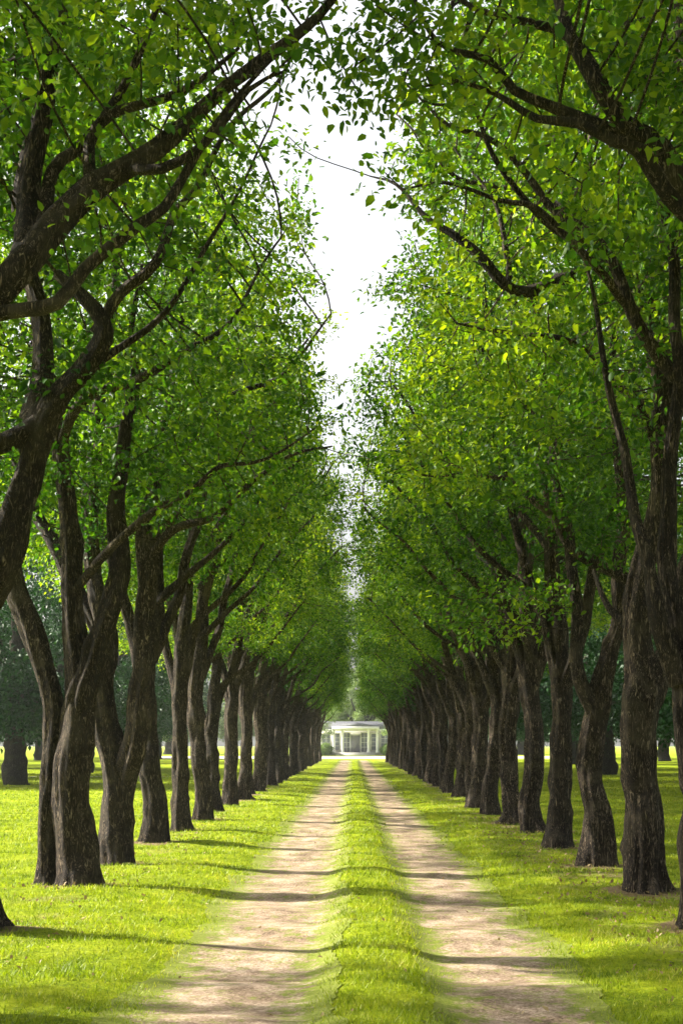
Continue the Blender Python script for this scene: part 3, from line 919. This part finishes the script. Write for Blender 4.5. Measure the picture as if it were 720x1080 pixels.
park = [park_proto(801, 5.0, 11.5, 1.9, M['park_leaf']), park_proto(802, 4.4, 13.0, 1.9, M['park_leaf'])]
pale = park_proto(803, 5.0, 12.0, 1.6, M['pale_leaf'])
pr = random.Random(21)
spots = [(-11.9, 53.5, 0, 1.0, 'dark round park tree standing alone on the lawn at the left edge')]
for k in range(9):
    spots.append((-15.5 - pr.uniform(0, 4) - (k % 3) * 6, 84 + k * 11 + pr.uniform(-3, 3), k % 2, pr.uniform(.95, 1.25), None))
for k in range(7):
    spots.append((-30 - pr.uniform(0, 12), 92 + k * 13, (k + 1) % 2, pr.uniform(1.0, 1.3), None))
for x_, y_ in ((-16, 66), (-13.5, 76), (-22, 72), (12.5, 47), (12, 72), (16, 50)):
    spots.append((x_, y_, abs(y_) % 2, 1.05, None))
spots.append((-23, 57.5, 1, 1.1, 'unseen bushy park tree beyond the left edge, added to shade the lawn'))  # out-of-view tree, added for the shadow it throws on the left lawn
spots.append((13.6, 58, 1, 1.0, 'dark bushy park tree in deep shade behind the trunks at the right edge'))
spots.append((17.5, 66, 0, 1.1, 'wide dark park tree farther back behind the right row, beside the pale road'))
for k in range(11):
    spots.append((12.5 + pr.uniform(0, 4) + (k % 3) * 6, 84 + k * 9 + pr.uniform(-3, 3), k % 2, pr.uniform(.95, 1.25), None))
for k in range(6):
    spots.append((30 + pr.uniform(0, 12), 90 + k * 14, (k + 1) % 2, pr.uniform(1.0, 1.3), None))
pk = [(p, children_of(p)) for p in park]
first = [True, True]
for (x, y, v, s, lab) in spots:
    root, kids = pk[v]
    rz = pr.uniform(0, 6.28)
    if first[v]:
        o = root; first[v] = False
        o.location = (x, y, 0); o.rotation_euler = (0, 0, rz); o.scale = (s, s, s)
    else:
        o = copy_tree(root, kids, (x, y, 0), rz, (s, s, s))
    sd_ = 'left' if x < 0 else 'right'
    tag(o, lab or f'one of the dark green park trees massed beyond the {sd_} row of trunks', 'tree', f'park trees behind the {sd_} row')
plk = children_of(pale)
firstp = True
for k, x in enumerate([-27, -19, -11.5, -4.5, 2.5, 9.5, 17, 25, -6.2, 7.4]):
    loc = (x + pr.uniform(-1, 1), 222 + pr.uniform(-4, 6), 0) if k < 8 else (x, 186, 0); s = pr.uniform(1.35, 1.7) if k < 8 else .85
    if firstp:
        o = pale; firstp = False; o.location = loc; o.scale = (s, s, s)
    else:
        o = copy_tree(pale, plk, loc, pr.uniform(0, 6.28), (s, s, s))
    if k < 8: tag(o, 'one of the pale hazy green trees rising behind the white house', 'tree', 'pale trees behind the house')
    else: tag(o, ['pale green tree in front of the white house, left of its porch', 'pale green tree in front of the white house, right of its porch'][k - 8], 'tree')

# ------------------------------------------------------------------ the white house at the end
HYc = 202.0
hx = 0.35
house = empty('white_house', (hx, HYc, 0), 'small white columned house closing the far end of the avenue', 'house')
w = MB()
w.box(-8.5, 8.5, 0, 9, 0.0, 3.38)
w.build('wall', M['render_wall'], house)
pl = MB().box(-8.62, 8.62, -.12, 9.12, -.05, .42); pl.build('plinth', M['stone'], house)
rf = MB()
rf.prism([(-9.1, 3.5), (9.1, 3.5), (7.6, 4.55), (-7.6, 4.55)], -.5, 9.5)
roof = rf.build('roof', M['slate'], house)
for cx_ in (-4.6, 4.6):
    ch = MB().box(cx_ - .4, cx_ + .4, 4, 4.8, 4.2, 5.6).box(cx_ - .48, cx_ + .48, 3.92, 4.88, 5.6, 5.72)
    ch.build('chimney', M['render_wall'], roof)
co = MB().box(-9.15, 9.15, -.55, 9.55, 3.3, 3.497); co.build('cornice', M['white_paint'], house)
# portico
pd = MB().prism([(-3.1, 3.85), (3.1, 3.85), (0, 4.45)], -2.4, 0.3); pedi = pd.build('pediment', M['slate'], house)
MB().prism([(-2.3, 3.93), (2.3, 3.93), (0, 4.30)], -2.46, -2.403).build('panel', M['slate'], pedi)
MB().box(-3.1, 3.1, -2.42, .1, 3.42, 3.847).build('entablature', M['white_paint'], house)
for cx_ in (-2.85, -1.7, 1.7, 2.85):
    MB().lathe(cx_, -2.1, [(.24, .42), (.24, .52), (.18, .56), (.18, .75), (.17, 2.2), (.15, 3.2), (.21, 3.28), (.23, 3.42)]).build('column', M['white_paint'], house)
MB().box(-3.3, 3.3, -2.6, -.125, -.05, .415).box(-2.6, 2.6, -3.0, -2.603, -.05, .28).box(-2.6, 2.6, -3.35, -3.003, -.05, .14).build('steps', M['stone'], house)
def window(x, z0, z1, ww, cols, rows):
    f = MB()
    f.box(x - ww / 2 - .1, x + ww / 2 + .1, -.06, .02, z1, z1 + .12).box(x - ww / 2 - .1, x - ww / 2, -.06, .02, z0, z1).box(x + ww / 2, x + ww / 2 + .1, -.06, .02, z0, z1)
    for i in range(1, cols):
        q = x - ww / 2 + ww * i / cols; f.box(q - .025, q + .025, -.05, .01, z0, z1)
    for i in range(1, rows):
        q = z0 + (z1 - z0) * i / rows; f.box(x - ww / 2, x + ww / 2, -.047, .007, q - .025, q + .025)
    o = f.build('window', M['white_paint'], house)
    MB().box(x - ww / 2, x + ww / 2, -.03, -.004, z0 + .003, z1 - .003).build('pane', M['glass'], o)
    MB().box(x - ww / 2 - .16, x + ww / 2 + .16, -.14, .02, z0 - .1, z0 - .003).build('sill', M['stone'], o)
for x in (-7.4, -5.6, -3.9, 3.9, 5.6, 7.4):
    window(x, 1.1, 2.85, 1.0, 2, 3)
window(-2.45, .75, 2.9, .6, 1, 4); window(2.45, .75, 2.9, .6, 1, 4); window(-1.2, .5, 3.0, .85, 2, 4); window(1.2, .5, 3.0, .85, 2, 4)
dr = MB().box(-.62, .62, -.07, -.004, .43, 2.7).build('door', M['door'], house)
MB().box(-.75, -.625, -.09, -.003, .42, 2.85).box(.625, .75, -.09, -.003, .42, 2.85).box(-.75, .75, -.09, -.003, 2.7, 2.85).build('frame', M['white_paint'], dr)
MB().lathe(.5, -.1, [(.02, 1.45), (.035, 1.48), (.035, 1.52), (.02, 1.55)], 8).build('handle', M['stone'], dr)
# clipped pale shrubs either side of the portico
sh = None
for k, (x, s) in enumerate([(-4.0, 1.0), (4.3, .95), (-6.9, .8), (7.2, .8)]):
    loc = (hx + x, HYc - 3.2, 0)
    if sh is None:
        r_ = np.random.default_rng(77)
        sh = bpy.data.objects.new('round_shrub', None); col.objects.link(sh)
        n_ = 5000
        q = r_.normal(0, 1, (n_, 3)); q /= np.linalg.norm(q, axis=1)[:, None]
        q = q * (1.0 + .10 * np.sin(q[:, :1] * 5 + 1) + .1 * np.sin(q[:, 1:2] * 7)) * r_.uniform(.75, 1.02, (n_, 1)) * np.array([1.1, 1.1, .8]) + np.array([0, 0, .78])
        v_, f_ = leaves(q, q - np.array([0, 0, .7]), 1, .03, .14, r_)
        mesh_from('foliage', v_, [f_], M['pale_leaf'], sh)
        MB().lathe(0, 0, [(.09, -.05), (.06, .3), (.05, .7)], 8).build('stem', M['park_bark'], sh)
        skids = children_of(sh); o = sh; o.location = loc; o.scale = (s, s, s)
    else:
        o = copy_tree(sh, skids, loc, k * 1.3, (s, s, s))
    tag(o, ['pale round shrub just left of the columned porch', 'pale round shrub just right of the columned porch',
            'small pale shrub at the left corner of the white house', 'small pale shrub at the right corner of the white house'][k], 'shrub', 'shrubs in front of the house')

# ------------------------------------------------------------------ grass blades near the camera
def in_tracks(x, y):
    a = np.abs(x + 0.68) / 0.60; b = np.abs(x - 0.95) / 0.52
    return np.clip(1 - np.minimum(a, b), 0, 1)


def blades(y0, y1, dens, h0, w0, seed):
    r_ = np.random.default_rng(seed)
    xm = 0.25 * y1 + 1.6
    n = int(dens * 2 * xm * (y1 - y0))
    x = r_.uniform(-xm, xm, n); y = r_.uniform(y0, y1, n)
    pn = (np.sin(5.1 * x + 2.2 * np.sin(3.1 * y)) + np.sin(7.7 * y + 1.7 * np.sin(4.3 * x)) + np.sin(13 * x - 9 * y)) / 3
    t = in_tracks(x, y)
    keep = (r_.random(n) < np.clip(1.05 - 2.6 * t + .35 * pn, 0.02, 1)) & (r_.random(n) < .75 + .25 * pn)
    if y1 > 50: keep &= r_.random(n) < np.clip((y1 - y) / (y1 - y0), 0, 1)
    lit = r_.random(n) < 1.25 * near_trunk(x, y, .36, .34) + .25 * np.exp(-((x - 2.8) / .6) ** 2)
    keep &= ~lit
    x, y, pn, t = x[keep], y[keep], pn[keep], t[keep]; n = len(x)
    z = gz(x, y) - .004
    mid = np.exp(-((x - .14) / .4) ** 4)
    h = h0 * r_.uniform(.5, 1.3, n) * (1 + .35 * pn + .12 * mid) * (1 - .55 * np.clip(t * 2, 0, 1))
    a = r_.uniform(0, 6.28, n); lean = r_.normal(0, .5, (n, 2)) * h[:, None]
    b = np.stack([x, y, z], 1); wv = np.stack([np.cos(a), np.sin(a), 0 * a], 1) * (w0 * r_.uniform(.6, 1.3, n))[:, None]
    tip = b + np.stack([lean[:, 0], lean[:, 1], h], 1)
    v = np.stack([b - wv, b + wv, tip], 1).reshape(-1, 3)
    return v, np.arange(n * 3).reshape(-1, 3)


vv, ff, o_ = [], [], 0
for a in ((4.5, 9, 2600, .035, .0035, 1), (9, 14, 1700, .037, .0045, 2), (14, 22, 900, .04, .006, 3), (22, 36, 420, .045, .009, 4), (36, 95, 120, .05, .014, 5)):
    v, f = blades(*a); vv.append(v); ff.append(f + o_); o_ += len(v)
gr = mesh_from('grass', np.vstack(vv), [np.vstack(ff)], M['blade'])
tag(gr, 'short sunlit grass blades on the verges and the middle strip between the wheel tracks', 'grass', kind='stuff')

r_ = np.random.default_rng(9)
n = 3600
x = np.concatenate([r_.normal(2.7, .45, n * 2 // 3), r_.normal(-2.7, .4, n // 6), r_.uniform(-2, 2, n // 22)])
y = r_.uniform(5.5, 30, len(x))
pts = np.stack([x, y, gz(x, y) + .028], 1)
v, f = leaves(pts, np.zeros_like(pts), 1, .001, .034, r_, 0)
lt = mesh_from('fallen_leaves', v, [f], M['dry_leaf'])
tag(lt, 'dry brown leaves scattered over the grass under the trees', 'leaf litter', kind='stuff')

# ------------------------------------------------------------------ haze
HAZE = 0.00026
if HAZE:
    m, n, l, out = mat('haze_air')
    pv = n.new('ShaderNodeVolumePrincipled')
    pv.inputs['Color'].default_value = (0.93, 0.97, 0.95, 1)
    pv.inputs['Density'].default_value = HAZE
    pv.inputs['Anisotropy'].default_value = 0.0
    l.new(pv.outputs[0], out.inputs['Volume'])
    hz = MB().box(-1002, 1002, -1002, 1002, -1.0, 19.0).build('haze', m)
    tag(hz, 'thin pale haze in the air down the avenue', 'haze', kind='stuff')
print('leaves', LEAF_N[0])
